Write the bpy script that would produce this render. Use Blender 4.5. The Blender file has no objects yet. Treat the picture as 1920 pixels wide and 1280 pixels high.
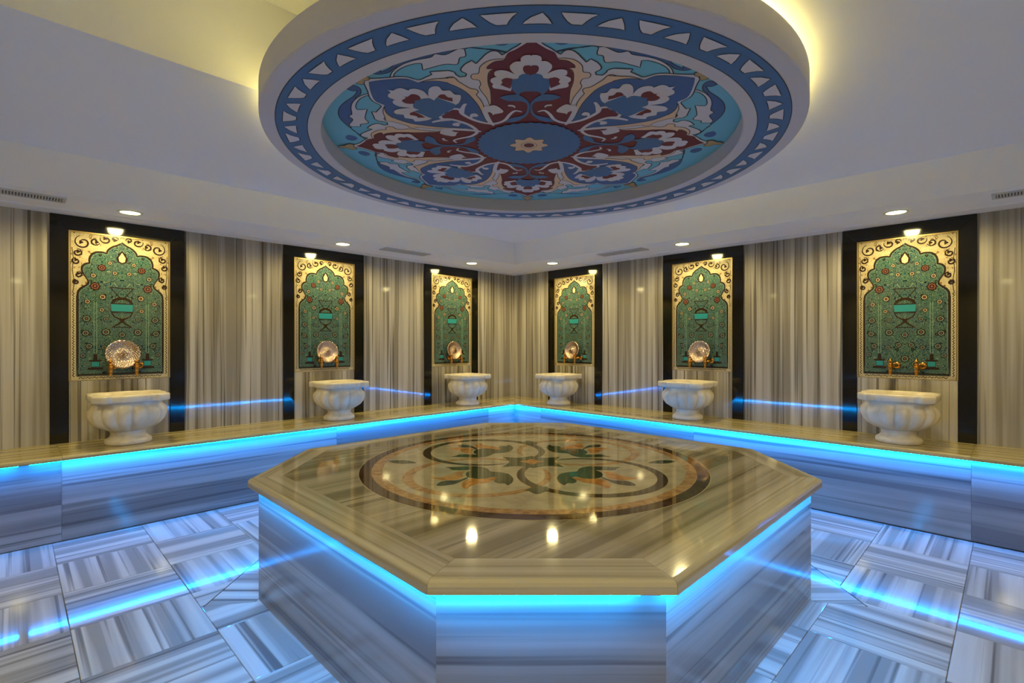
import bpy, math, random
from mathutils import Vector, Matrix
from mathutils.geometry import tessellate_polygon
random.seed(7)
SC = bpy.context.scene
COL = SC.collection
PI = math.pi
R2 = math.sqrt(2)

# ---------------------------------------------------------------- camera, world, exposure
cam = bpy.data.cameras.new('camera')
cam.sensor_width = 36; cam.lens = 940/1920*36; cam.shift_y = 4/1920; cam.clip_start = .02
co = bpy.data.objects.new('camera', cam); COL.objects.link(co)
co.location = (0, 0, 1.3); co.rotation_euler = (PI/2, 0, 0)
SC.camera = co
w = bpy.data.worlds.new('world'); SC.world = w; w.use_nodes = True
w.node_tree.nodes['Background'].inputs[0].default_value = (.5, .6, .75, 1)
w.node_tree.nodes['Background'].inputs[1].default_value = .3
SC.view_settings.view_transform = 'Standard'; SC.view_settings.look = 'None'
SC.view_settings.gamma = 1; SC.view_settings.use_curve_mapping = False
SC.view_settings.exposure = 0.5
SPOT_W = 36; LED_S = 195; DISC_S = 16

# ---------------------------------------------------------------- measured layout (metres)
CX, CY = .03, 7.06            # far corner of the room
L = 6.01                      # side of the square room
HL = L/2
Z_BENCH = .564; Z_SOF = 2.254; Z_MAIN = 2.53; Z_REC = 2.983
WB = .583                     # bench depth
IX, IY, IZ = .116, 2.89, .619 # island centre and top
DX, DY, DZ = .098, 2.894, 2.36
LC = [1.105, 2.739, 4.392]; RC = [1.063, 2.705, 4.363]   # niche centres measured from the corner

# ---------------------------------------------------------------- helpers
def lin(c): return tuple(((x/255)/12.92 if x/255 <= .04045 else ((x/255+.055)/1.055)**2.4) for x in c)
class MB:
    def __init__(s): s.v = []; s.f = []; s.m = []; s.uv = []; s.sm = []
    def face(s, pts, mi=0, uv=None, smooth=False):
        i = len(s.v); s.v += [tuple(p) for p in pts]; s.f.append(tuple(range(i, i+len(pts)))); s.m.append(mi)
        s.uv.append(uv if uv else [(0, 0)]*len(pts)); s.sm.append(smooth)
    def grid(s, rows, mi=0, closed=False, smooth=True, flip=False):
        i = len(s.v); n = len(rows[0])
        for r in rows: s.v += [tuple(p) for p in r]
        for a in range(len(rows)-1):
            for b in range(n if closed else n-1):
                q = (i+a*n+b, i+a*n+(b+1) % n, i+(a+1)*n+(b+1) % n, i+(a+1)*n+b)
                if flip: q = q[::-1]
                s.f.append(q); s.m.append(mi); s.uv.append([(s.v[k][0]+s.v[k][1]*.3, s.v[k][2]) for k in q]); s.sm.append(smooth)
    def poly(s, pts, z, mi=0, down=False, uvf=None):
        P = [Vector((p[0], p[1], 0)) for p in pts]
        tris = tessellate_polygon([P]); i = len(s.v)
        s.v += [(p[0], p[1], z) for p in pts]
        for t in tris:
            a, b, c = [P[k] for k in t]
            n = (b-a).cross(c-a).z
            if abs(n) < 1e-12: continue
            if (n > 0) == down: t = t[::-1]
            s.f.append(tuple(i+k for k in t)); s.m.append(mi); s.sm.append(False)
            s.uv.append([(uvf(pts[k]) if uvf else (pts[k][0], pts[k][1])) for k in t])
    def prism(s, pts, z0, z1, mi=0, uvf=None, sides=True):
        s.poly(pts, z1, mi, uvf=uvf); s.poly(pts, z0, mi, down=True, uvf=uvf)
        ar = sum(pts[k][0]*pts[(k+1) % len(pts)][1]-pts[(k+1) % len(pts)][0]*pts[k][1] for k in range(len(pts)))
        q = pts if ar > 0 else pts[::-1]
        for k in range(len(q)):
            a, b = q[k], q[(k+1) % len(q)]
            ua = uvf(a) if uvf else (a[0], a[1]); ub = uvf(b) if uvf else (b[0], b[1])
            s.face([(a[0], a[1], z0), (b[0], b[1], z0), (b[0], b[1], z1), (a[0], a[1], z1)], mi,
                   [ua, ub, (ub[0], ub[1]+z1-z0), (ua[0], ua[1]+z1-z0)])
    def box(s, x0, x1, y0, y1, z0, z1, mi=0, uvdir='z', ch=0):
        """uv: first coordinate runs along the stripes (uvdir), second across"""
        P = [(x0, y0, z0), (x1, y0, z0), (x1, y1, z0), (x0, y1, z0), (x0, y0, z1), (x1, y0, z1), (x1, y1, z1), (x0, y1, z1)]
        F = [((0, 3, 2, 1), 'z'), ((4, 5, 6, 7), 'z'), ((0, 1, 5, 4), 'y'), ((2, 3, 7, 6), 'y'), ((1, 2, 6, 5), 'x'), ((3, 0, 4, 7), 'x')]
        for f, nrm in F:
            uv = []
            for k in f:
                p = P[k]
                if uvdir == 'z': uv.append((p[2], p[0]+p[1]) if nrm != 'z' else (p[1], p[0]))
                elif uvdir == 'x': uv.append((p[0], p[2]-p[1]))
                else: uv.append((p[1], p[2]-p[0]))
            s.face([P[k] for k in f], mi, uv)
    def lathe(s, prof, cx=0, cy=0, n=32, mi=0, rf=None, smooth=True):
        rows = []
        for r, z in prof:
            rows.append([(cx+(rf(r, z, 2*PI*k/n) if rf else r)*math.cos(2*PI*k/n), cy+(rf(r, z, 2*PI*k/n) if rf else r)*math.sin(2*PI*k/n), z) for k in range(n)])
        s.grid(rows, mi, True, smooth)
    def tube(s, path, rad, n=10, mi=0):
        rows = []
        for k, p in enumerate(path):
            p = Vector(p); a = Vector(path[max(k-1, 0)]); b = Vector(path[min(k+1, len(path)-1)])
            t = (b-a).normalized(); up = Vector((0, 0, 1)) if abs(t.z) < .9 else Vector((1, 0, 0))
            x = t.cross(up).normalized(); y = x.cross(t)
            r = rad[k] if isinstance(rad, (list, tuple)) else rad
            rows.append([p+x*r*math.cos(2*PI*j/n)+y*r*math.sin(2*PI*j/n) for j in range(n)])
        s.grid(rows, mi, True, True, flip=True)
        s.face(rows[0], mi); s.face(rows[-1][::-1], mi)
    def tf(s, M): s.v = [tuple(M @ Vector(p)) for p in s.v]; return s
    def build(s, name, mats, parent=None, loc=None, rz=None):
        me = bpy.data.meshes.new(name); me.from_pydata(s.v, [], s.f)
        for m in (mats if isinstance(mats, (list, tuple)) else [mats]): me.materials.append(m)
        ul = me.uv_layers.new(name='UVMap').data
        k = 0
        for pi, p in enumerate(me.polygons):
            p.material_index = s.m[pi]; p.use_smooth = s.sm[pi]
            for j in range(p.loop_total): ul[p.loop_start+j].uv = s.uv[pi][j]
        me.update()
        o = bpy.data.objects.new(name, me); COL.objects.link(o)
        if parent: o.parent = parent
        if loc: o.location = loc
        if rz is not None: o.rotation_euler = (0, 0, rz)
        return o
def inst(src, parent=None, loc=None, rz=None):
    o = src.copy(); COL.objects.link(o)
    o.parent = parent
    if loc is not None: o.location = loc
    if rz is not None: o.rotation_euler = (0, 0, rz)
    return o
def thing(name, label, cat, loc=(0, 0, 0), rz=0, group=None):
    o = bpy.data.objects.new(name, None); COL.objects.link(o); o.location = loc; o.rotation_euler = (0, 0, rz)
    o.empty_display_size = .1; o['label'] = label; o['category'] = cat
    if group: o['group'] = group
    return o
def dup_tree(root, loc, rz, label, group=None):
    kids = {}
    for c in COL.objects:
        if c.parent: kids.setdefault(c.parent.name, []).append(c)
    r = root.copy(); COL.objects.link(r); r.location = loc; r.rotation_euler = (0, 0, rz); r['label'] = label
    if group: r['group'] = group
    def rec(a, b):
        for c in kids.get(a.name, []):
            d = c.copy(); COL.objects.link(d); d.parent = b; rec(c, d)
    rec(root, r)
    return r
def struct(o, label=None):
    o['kind'] = 'structure'
    if label: o['label'] = label
    return o
def smooth(pts, n=5, closed=True, corner=70):
    """Catmull-Rom through pts, keeping sharp corners"""
    N = len(pts); out = []
    P = [Vector((p[0], p[1])) for p in pts]
    sharp = []
    for i in range(N):
        a = P[i]-P[i-1]; b = P[(i+1) % N]-P[i]
        sharp.append((a.length > 1e-9 and b.length > 1e-9 and math.degrees(abs(a.angle(b))) > corner) or (not closed and i in (0, N-1)))
    for i in range(N if closed else N-1):
        p0, p1, p2, p3 = P[i-1], P[i], P[(i+1) % N], P[(i+2) % N]
        if sharp[i] or (not closed and i == 0): p0 = p1-(p2-p1)*.6
        if sharp[(i+1) % N] or (not closed and i == N-2): p3 = p2+(p2-p1)*.6
        m1 = (p2-p0)*.5; m2 = (p3-p1)*.5
        lim = (p2-p1).length*1.2
        if m1.length > lim: m1 = m1.normalized()*lim
        if m2.length > lim: m2 = m2.normalized()*lim
        for j in range(n):
            t = j/n
            q = p1*(2*t**3-3*t**2+1)+m1*(t**3-2*t**2+t)+p2*(-2*t**3+3*t**2)+m2*(t**3-t**2)
            out.append((q.x, q.y))
    if not closed: out.append((P[-1].x, P[-1].y))
    return out
def ribbon(pts, w, closed=False):
    """list of quads around a polyline; w number or list"""
    N = len(pts); L_, R_ = [], []
    for i in range(N):
        a = Vector(pts[i-1] if (closed or i > 0) else pts[i]); b = Vector(pts[(i+1) % N] if (closed or i < N-1) else pts[i])
        t = (b-a)
        if t.length < 1e-9: t = Vector((1, 0))
        t.normalize(); n = Vector((-t.y, t.x)); ww = (w[i] if isinstance(w, (list, tuple)) else w)/2
        p = Vector(pts[i]); L_.append(p+n*ww); R_.append(p-n*ww)
    q = []
    for i in range(N if closed else N-1):
        j = (i+1) % N; q.append([L_[i], R_[i], R_[j], L_[j]])
    return q
def inset(poly, o):
    """inset a convex ccw polygon by o"""
    N = len(poly); out = []
    ls = []
    for i in range(N):
        a = Vector(poly[i]); b = Vector(poly[(i+1) % N]); t = (b-a).normalized(); n = Vector((-t.y, t.x))
        ls.append((a+n*o, t))
    for i in range(N):
        p, t = ls[i-1]; q, u = ls[i]
        den = t.x*u.y-t.y*u.x
        s = ((q.x-p.x)*u.y-(q.y-p.y)*u.x)/den
        out.append(p+t*s)
    return out
def clip(poly, px, py, nx, ny):
    """keep the side where (p-P).n >= 0"""
    out = []
    for i in range(len(poly)):
        a = poly[i]; b = poly[(i+1) % len(poly)]
        da = (a[0]-px)*nx+(a[1]-py)*ny; db = (b[0]-px)*nx+(b[1]-py)*ny
        if da >= 0: out.append((a[0], a[1]))
        if (da >= 0) != (db >= 0):
            t = da/(da-db); out.append((a[0]+(b[0]-a[0])*t, a[1]+(b[1]-a[1])*t))
    return out

# ---------------------------------------------------------------- materials
def mat(name, col, rough=.5, metal=0, emit=None, es=0, ior=1.5, coat=0):
    m = bpy.data.materials.new(name); m.use_nodes = True; b = m.node_tree.nodes['Principled BSDF']
    b.inputs['Base Color'].default_value = (*col, 1); b.inputs['Roughness'].default_value = rough
    b.inputs['Metallic'].default_value = metal; b.inputs['IOR'].default_value = ior
    b.inputs['Coat Weight'].default_value = coat
    if emit: b.inputs['Emission Color'].default_value = (*emit, 1); b.inputs['Emission Strength'].default_value = es
    return m
class NT:
    def __init__(s, m): s.t = m.node_tree; s.b = s.t.nodes['Principled BSDF']
    def n(s, typ, **k):
        x = s.t.nodes.new(typ)
        for a, v in k.items(): setattr(x, a, v)
        return x
    def lk(s, a, b): s.t.links.new(a, b)
    def math(s, op, a, b=None, c=None):
        x = s.n('ShaderNodeMath', operation=op)
        for i, v in enumerate((a, b, c)):
            if v is None: continue
            if isinstance(v, (int, float)): x.inputs[i].default_value = v
            else: s.lk(v, x.inputs[i])
        return x.outputs[0]
    def comb(s, x, y, z):
        c = s.n('ShaderNodeCombineXYZ')
        for i, v in enumerate((x, y, z)):
            if isinstance(v, (int, float)): c.inputs[i].default_value = v
            else: s.lk(v, c.inputs[i])
        return c.outputs[0]
    def noise(s, vec, scale=1, detail=2, rough=.5, dist=0):
        x = s.n('ShaderNodeTexNoise'); s.lk(vec, x.inputs['Vector']); x.inputs['Scale'].default_value = scale
        x.inputs['Detail'].default_value = detail; x.inputs['Roughness'].default_value = rough; x.inputs['Distortion'].default_value = dist
        return x.outputs[0]
    def ramp(s, fac, stops, interp='LINEAR'):
        r = s.n('ShaderNodeValToRGB'); s.lk(fac, r.inputs[0]); e = r.color_ramp; e.interpolation = interp
        while len(e.elements) < len(stops): e.elements.new(.5)
        for i, (p, c) in enumerate(stops):
            e.elements[i].position = p; e.elements[i].color = (*c, 1) if len(c) == 3 else c
        return r.outputs[0]
    def mix(s, f, a, b, mode='MIX'):
        x = s.n('ShaderNodeMix', data_type='RGBA', blend_type=mode)
        for i, v in ((0, f), (6, a), (7, b)):
            if isinstance(v, (int, float)): x.inputs[i].default_value = v
            elif isinstance(v, tuple): x.inputs[i].default_value = (*v, 1)
            else: s.lk(v, x.inputs[i])
        return x.outputs[2]
def stripe(name, light, mid, dark, freq=9, lines=.6, rough=.08, wob=.02, mono=(.36, .58), bump=0):
    m = mat(name, light, rough); t = NT(m)
    uv = t.n('ShaderNodeUVMap').outputs[0]; sp = t.n('ShaderNodeSeparateXYZ'); t.lk(uv, sp.inputs[0])
    rnd = t.n('ShaderNodeObjectInfo').outputs['Random']
    u, v = sp.outputs[0], sp.outputs[1]
    z = t.math('MULTIPLY', rnd, 91.7)
    wv = t.noise(t.comb(t.math('MULTIPLY', u, 1.3), t.math('MULTIPLY', v, 3), z), 1, 2)
    v2 = t.math('ADD', v, t.math('MULTIPLY', t.math('SUBTRACT', wv, .5), wob))
    v2 = t.math('ADD', v2, t.math('MULTIPLY', rnd, 13.3))
    n1 = t.noise(t.comb(t.math('MULTIPLY', u, .25), t.math('MULTIPLY', v2, freq), z), 1, 2.5, .55)
    n2 = t.noise(t.comb(t.math('MULTIPLY', u, .4), t.math('MULTIPLY', v2, freq*3.1), t.math('ADD', z, 7)), 1, 2, .5)
    n3 = t.noise(t.comb(t.math('MULTIPLY', u, 3), t.math('MULTIPLY', v2, freq*14), z), 1, 3, .6)
    c = t.ramp(n1, [(mono[0], light), (.5, tuple((a+b)/2 for a, b in zip(light, mid))), (mono[1], mid)])
    f = t.ramp(n2, [(.56, (0, 0, 0)), (.66, (lines,)*3)])
    c = t.mix(f, c, dark)
    c = t.mix(t.ramp(n3, [(.35, (.0,)*3), (.75, (.16,)*3)]), c, mid)
    t.lk(c, t.b.inputs['Base Color'])
    return m
M = {}
M['wall'] = stripe('curtain_striped_marble', lin((190, 182, 166)), lin((140, 132, 115)), lin((74, 66, 56)), 13, .8, .06, .006)
M['riser'] = stripe('riser_striped_marble', lin((150, 148, 148)), lin((106, 105, 107)), lin((56, 56, 60)), 9, .6, .1, .012)
M['floor'] = stripe('floor_striped_marble', lin((182, 180, 176)), lin((136, 134, 132)), lin((80, 78, 80)), 9, .8, .06, .006, (.42, .55))
M['top'] = stripe('top_striped_marble', lin((166, 158, 140)), lin((122, 114, 94)), lin((86, 79, 64)), 9, .6, .05, .05)
M['bench'] = stripe('bench_striped_marble', lin((200, 186, 140)), lin((158, 142, 96)), lin((112, 98, 62)), 26, .6, .1, .02)
M['edge'] = stripe('edge_striped_marble', lin((180, 174, 160)), lin((142, 134, 116)), lin((102, 94, 80)), 14, .4, .08, .01)
M['grout'] = mat('grout', lin((150, 150, 150)), .8)
M['paint'] = mat('ceiling_paint', lin((240, 240, 242)), .7)
M['paint2'] = mat('disc_paint', lin((205, 203, 212)), .65)
def speckle(name, a, b, sc, rough):
    m = mat(name, a, rough); t = NT(m); g = t.n('ShaderNodeTexCoord').outputs['Object']
    c = t.mix(t.ramp(t.noise(g, sc, 4, .6, 1.5), [(.42, (0,)*3), (.62, (1,)*3)]), a, b); t.lk(c, t.b.inputs['Base Color']); return m
M['granite'] = speckle('black_granite', lin((13, 11, 7)), lin((22, 18, 10)), 90, .08)
M['white_marble'] = speckle('carved_white_marble', lin((216, 204, 180)), lin((202, 189, 164)), 6, .3)
M['cream_marble'] = speckle('cream_marble', lin((178, 168, 142)), lin((158, 148, 124)), 5, .05)
M['brown_marble'] = speckle('brown_marble', lin((84, 62, 40)), lin((50, 34, 22)), 30, .05)
M['tan_marble'] = speckle('tan_marble', lin((172, 138, 96)), lin((140, 106, 68)), 16, .05)
M['olive_marble'] = speckle('olive_marble', lin((78, 66, 40)), lin((52, 42, 26)), 22, .05)
M['green_marble'] = speckle('green_marble', lin((66, 76, 52)), lin((44, 54, 38)), 26, .05)
M['orange_marble'] = speckle('orange_marble', lin((184, 132, 66)), lin((150, 98, 50)), 14, .05)
M['black_marble'] = speckle('dark_marble', lin((44, 38, 32)), lin((86, 80, 70)), 40, .05)
M['led'] = mat('blue_led', (0, .1, .2), .5, emit=(.0, .25, 1.0), es=LED_S)
M['led_i'] = mat('cyan_led', (0, .1, .2), .5, emit=(.0, .32, 1.0), es=LED_S)
M['yled'] = mat('yellow_led', (.3, .25, .1), .5, emit=(1, .83, .24), es=DISC_S)
M['lens'] = mat('lamp_lens', (1, .9, .6), .4, emit=(1, .86, .42), es=14)
M['chrome'] = mat('white_trim', lin((215, 212, 200)), .3)
M['vent'] = mat('vent_metal', lin((196, 196, 196)), .45)
M['ventd'] = mat('vent_dark', lin((96, 96, 98)), .8)
M['gilt'] = mat('gilt_edge', lin((176, 150, 92)), .35, .6)
M['brass'] = mat('antique_brass', lin((196, 138, 62)), .22, 1)
def engraved():
    m = mat('engraved_silver', lin((196, 170, 144)), .17, 1); t = NT(m); g = t.n('ShaderNodeTexCoord').outputs['Object']
    sp = t.n('ShaderNodeSeparateXYZ'); t.lk(g, sp.inputs[0])
    r = t.math('SQRT', t.math('ADD', t.math('POWER', sp.outputs[0], 2), t.math('POWER', sp.outputs[1], 2)))
    a = t.math('ARCTAN2', sp.outputs[1], sp.outputs[0])
    h = t.math('MULTIPLY', t.math('SINE', t.math('MULTIPLY', r, 420)), t.math('SINE', t.math('MULTIPLY', a, 24)))
    h = t.math('ADD', h, t.noise(g, 160, 3))
    bp = t.n('ShaderNodeBump'); bp.inputs['Strength'].default_value = .5; bp.inputs['Distance'].default_value = .0025
    t.lk(h, bp.inputs['Height']); t.lk(bp.outputs[0], t.b.inputs['Normal']); return m
M['silver'] = engraved()
# mural paints
NAVY = lin((34, 44, 66))
M['turq'] = mat('turquoise_paint', lin((112, 190, 216)), .55)
M['blue'] = mat('blue_paint', lin((66, 112, 164)), .55)
M['dblue'] = mat('petal_blue_paint', lin((62, 100, 158)), .55)
M['maroon'] = mat('maroon_paint', lin((108, 22, 30)), .55)
M['peach'] = mat('peach_paint', lin((226, 196, 166)), .55)
M['ochre'] = mat('ochre_paint', lin((186, 156, 108)), .55)
M['wpaint'] = mat('white_paint', lin((214, 212, 222)), .55)
M['line'] = mat('outline_paint', NAVY, .55)
def arabesque(name, base1, base2, linec, darkc, red, sc=1.0, dens=1.0):
    """flat printed ornament: fine scrolls and blossoms, mirrored about the centre line"""
    m = mat(name, base1, .12); t = NT(m)
    uv = t.n('ShaderNodeUVMap').outputs[0]; sp = t.n('ShaderNodeSeparateXYZ'); t.lk(uv, sp.inputs[0])
    v = t.comb(t.math('ABSOLUTE', sp.outputs[0]), sp.outputs[1], 0)
    base = t.mix(t.ramp(t.noise(v, 9*sc, 2), [(.4, (0,)*3), (.6, (1,)*3)]), base1, base2)
    def contour(scale, mul, dist, a_, b_):
        n_ = t.noise(v, scale, 0, .5, dist)
        return n_, t.ramp(t.math('ABSOLUTE', t.math('SUBTRACT', t.math('FRACT', t.math('MULTIPLY', n_, mul)), .5)), [(a_, (1,)*3), (b_, (0,)*3)])
    n1, w1 = contour(30*sc, 9, 1.6, .10*dens, .16*dens)
    n2, w2 = contour(22*sc, 7, 2.6, .11*dens, .19*dens)
    vo = t.n('ShaderNodeTexVoronoi'); t.lk(v, vo.inputs['Vector']); vo.inputs['Scale'].default_value = 26*sc
    leaf = t.ramp(vo.outputs['Distance'], [(.24, (1,)*3), (.30, (0,)*3)]); ctr = t.ramp(vo.outputs['Distance'], [(.10, (1,)*3), (.14, (0,)*3)])
    gate = t.ramp(t.noise(v, 17*sc, 1), [(.47, (0,)*3), (.50, (1,)*3)])
    c = t.mix(w2, base, darkc); c = t.mix(w1, c, linec)
    c = t.mix(t.math('MULTIPLY', leaf, gate), c, darkc)
    c = t.mix(t.math('MULTIPLY', ctr, gate), c, red)
    t.lk(c, t.b.inputs['Base Color']); return m
CR = lin((188, 174, 134))
M['field'] = arabesque('green_floral_tile', lin((32, 90, 86)), lin((22, 72, 88)), lin((112, 128, 100)), lin((8, 16, 16)), lin((110, 96, 70)), 1, 1.35)
M['spandrel'] = arabesque('cream_floral_tile', CR, lin((176, 160, 118)), lin((206, 192, 150)), lin((112, 88, 54)), lin((210, 196, 150)), 1.15, .55)
M['cream'] = mat('cream_tile', CR, .12)
M['ink'] = mat('dark_tile_ink', lin((46, 32, 24)), .12)
M['cart'] = mat('turquoise_tile', lin((44, 134, 134)), .12)
M['bloom'] = mat('rust_tile_ink', lin((128, 78, 60)), .12)
M['tlight'] = mat('pale_tile_ink', lin((112, 140, 118)), .12)

# ================================================================ ROOM
def basis(k):
    """local wall frame: origin at wall middle, x to the right facing the wall, y into the wall.
       0 left wall, 1 right wall, 2 near right, 3 near left"""
    ang = PI/4 - k*PI/2
    c = Vector((CX, CY-L/R2, 0))
    n = Vector((-math.sin(ang), math.cos(ang), 0))
    return c+n*HL, ang
WL, AL = basis(0); WR, AR = basis(1)
def local(side, s):   # distance s from far corner -> local x on that wall
    return HL-s if side == 'L' else -HL+s
TH = .15
walls = {}
for k, nm in enumerate(('wall_left', 'wall_right', 'wall_near_right', 'wall_near_left')):
    p, a = basis(k); b = MB()
    b.box(-HL-TH, HL, .022, TH, -.02, Z_MAIN+.5)
    o = b.build(nm, M['wall'] if k > 1 else M['grout'], None, p, a); struct(o); walls[nm] = o
# floor
b = MB(); hw = HL+.02
b.box(-hw, hw, -hw, hw, -.06, -.010)
floor = struct(b.build('floor', M['grout'], None, (CX, CY-L/R2, 0), PI/4))
# tiles: grid lines a = x+y = .27+.67k ; b = y-x = 5.62-.67k ; parented to the floor
FM = Matrix.Translation((CX, CY-L/R2, 0)) @ Matrix.Rotation(PI/4, 4, 'Z'); FI = FM.inverted()
T_ = .67/R2
a_lo, a_hi = -1.41+.05, 7.09-.825+.05; b_lo, b_hi = -1.47+.05, 7.03-.825+.05
oct0 = []
def octagon(cx, cy, H, h):
    return [Vector((cx+x, cy+y)) for x, y in ((h, -H), (H, -h), (H, h), (h, H), (-h, H), (-H, h), (-H, -h), (-h, -H))]
OCT = octagon(IX, IY, 1.45, .36)
def in_oct(p, o=0.08):
    return all((Vector(p)-q).dot(Vector((-(t.y), t.x))) > o for q, t in
               [(OCT[i], (OCT[(i+1) % 8]-OCT[i]).normalized()) for i in range(8)])
whole = {}
def tile_mesh(n_u, n_v):
    g = .0011
    q = MB(); w2, h2 = n_u/2-g, n_v/2-g; c = .0022
    P = [(-w2, -h2), (w2, -h2), (w2, h2), (-w2, h2)]; Q = [(-w2+c, -h2+c), (w2-c, -h2+c), (w2-c, h2-c), (-w2+c, h2-c)]
    q.face([(x, y, 0) for x, y in Q], 0, [(x, y) for x, y in Q])
    for k in range(4):
        A, B = P[k], P[(k+1) % 4]; C, D = Q[(k+1) % 4], Q[k]
        q.face([(*A, -c*.8), (*B, -c*.8), (*C, 0), (*D, 0)], 0, [A, B, C, D])
        q.face([(*A, -.0098), (*B, -.0098), (*B, -c*.8), (*A, -c*.8)], 0, [A, B, B, A])
    return q
first = {}
k0 = -2
a = .27+.67*k0
while a < a_hi:
    bb = 5.62+.67
    kb = 0
    while bb > b_lo-.67:
        a0, a1 = max(a, a_lo), min(a+.67, a_hi); b0, b1 = max(bb-.67, b_lo), min(bb, b_hi)
        if a1-a0 > .02 and b1-b0 > .02:
            ca, cb = (a0+a1)/2, (b0+b1)/2
            X, Y = (ca-cb)/2, (ca+cb)/2
            cs = [((u-v)/2, (u+v)/2) for u in (a0, a1) for v in (b0, b1)]
            if not all(in_oct(c) for c in cs):
                par = (round((a-.27)/.67)+round((5.62-bb)/.67)) % 2
                key = (round(a1-a0, 3), round(b1-b0, 3), par)
                lp = FI @ Vector((X, Y, 0))
                if key not in first:
                    du, dv = (a1-a0)/R2, (b1-b0)/R2
                    if par: q = tile_mesh(du, dv)
                    else:
                        q = tile_mesh(dv, du); 
                    o = q.build('tile', M['floor'], floor); first[key] = o
                else: o = inst(first[key], floor)
                o.location = lp; o.rotation_euler = (0, 0, 0 if par else PI/2)
        bb -= .67; kb += 1
    a += .67
# border slabs along the island's axis-parallel sides
for k in range(4):
    Mx = Matrix.Rotation(k*PI/2, 2)
    H = 1.45-.035
    pts = [(-.41, -1.636), (.41, -1.636), (.365, -H+.01), (-.365, -H+.01)]
    pts = [tuple(Mx @ Vector(p)) for p in pts]
    q = MB(); q.prism(pts, -.009, .0012, 0, uvf=(lambda p: (p[1], p[0])) if k % 2 == 0 else (lambda p: (p[0], p[1])))
    # stripes run out from the platform
    lm = FI @ Matrix.Translation((IX, IY, 0))
    q.tf(lm); q.build('border_slab', M['floor'], floor)
    q = MB(); q.prism([tuple(Mx @ Vector(p)) for p in [(-.413, -1.642), (.413, -1.642), (.411, -1.636), (-.411, -1.636)]], -.009, .0013)
    q.tf(lm); q.build('joint_line', M['black_marble'], floor)

# wall cladding slabs and niches ---------------------------------
def slab_box(x0, x1, z0, z1, y0=0.0, y1=.021):
    b = MB(); g = .0008
    b.box(x0+g, x1-g, y0, y1, z0, z1, 0, 'z'); return b
for side, cs, wall in (('L', LC, walls['wall_left']), ('R', RC, walls['wall_right'])):
    edges = [0.0]
    for c in cs: edges += [c-.42, c+.42]
    edges.append(L)
    for i in range(0, len(edges), 2):
        s0, s1 = edges[i], edges[i+1]
        n = 2 if s1-s0 > .7 else 1
        for j in range(n):
            a0 = s0+(s1-s0)*j/n; a1 = s0+(s1-s0)*(j+1)/n
            x0, x1 = sorted((local(side, a0), local(side, a1)))
            slab_box(x0, x1, Z_BENCH-.02, Z_SOF).build('slab', M['wall'], wall)

# ceiling ----------------------------------------------------------
C0 = Vector((CX, CY-L/R2))
def sq(o, z): # square inset o from walls, in rotated frame local coordinates
    h = HL-o; return [(-h, -h, z), (h, -h, z), (h, h, z), (-h, h, z)]
b = MB()
def ringf(o0, o1, z):   # faces looking down
    A, B = sq(o0, z), sq(o1, z)
    for k in range(4):
        b.face([A[k], B[k], B[(k+1) % 4], A[(k+1) % 4]], 0)
CS = .17; SOF = .65
ringf(-.1, CS, Z_SOF)
A, B = sq(CS, Z_SOF), sq(CS, Z_SOF+.012)
for k in range(4): b.face([A[k], B[k], B[(k+1) % 4], A[(k+1) % 4]], 0)
ringf(CS, SOF, Z_SOF+.012)
A, B = sq(SOF, Z_SOF+.012), sq(SOF, Z_MAIN)
for k in range(4): b.face([A[k], B[k], B[(k+1) % 4], A[(k+1) % 4]], 0)
# main ceiling with the raised recess. local frame: lx = along (1,1)/r2 ; ly = along (-1,1)/r2
h = HL-SOF
la = lambda a_: (a_-(C0.x+C0.y))/R2; lb = lambda b_: (b_-(C0.y-C0.x))/R2
rx0, rx1, ry0, ry1 = -h, la(1.9), -h, lb(3.67)
b.face([(-h, ry1, Z_MAIN), (-h, h, Z_MAIN), (h, h, Z_MAIN), (h, ry1, Z_MAIN)], 0)
b.face([(rx1, -h, Z_MAIN), (rx1, ry1, Z_MAIN), (h, ry1, Z_MAIN), (h, -h, Z_MAIN)], 0)
b.face([(rx0, ry1, Z_MAIN), (rx1, ry1, Z_MAIN), (rx1, ry1, Z_REC), (rx0, ry1, Z_REC)], 0)
b.face([(rx1, ry1, Z_MAIN), (rx1, ry0, Z_MAIN), (rx1, ry0, Z_REC), (rx1, ry1, Z_REC)], 0)
b.face([(rx1, ry0, Z_MAIN), (rx0, ry0, Z_MAIN), (rx0, ry0, Z_REC), (rx1, ry0, Z_REC)], 0)
b.face([(rx0, ry0, Z_MAIN), (rx0, ry1, Z_MAIN), (rx0, ry1, Z_REC), (rx0, ry0, Z_REC)], 0)
b.face([(rx0, ry0, Z_REC), (rx0, ry1, Z_REC), (rx1, ry1, Z_REC), (rx1, ry0, Z_REC)], 0)
# closed top above, so nothing shines through
b.box(-HL-TH, HL+TH, -HL-TH, HL+TH, Z_REC+.02, Z_REC+.1, 0)
struct(b.build('ceiling', M['paint'], None, (C0.x, C0.y, 0), PI/4))

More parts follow.
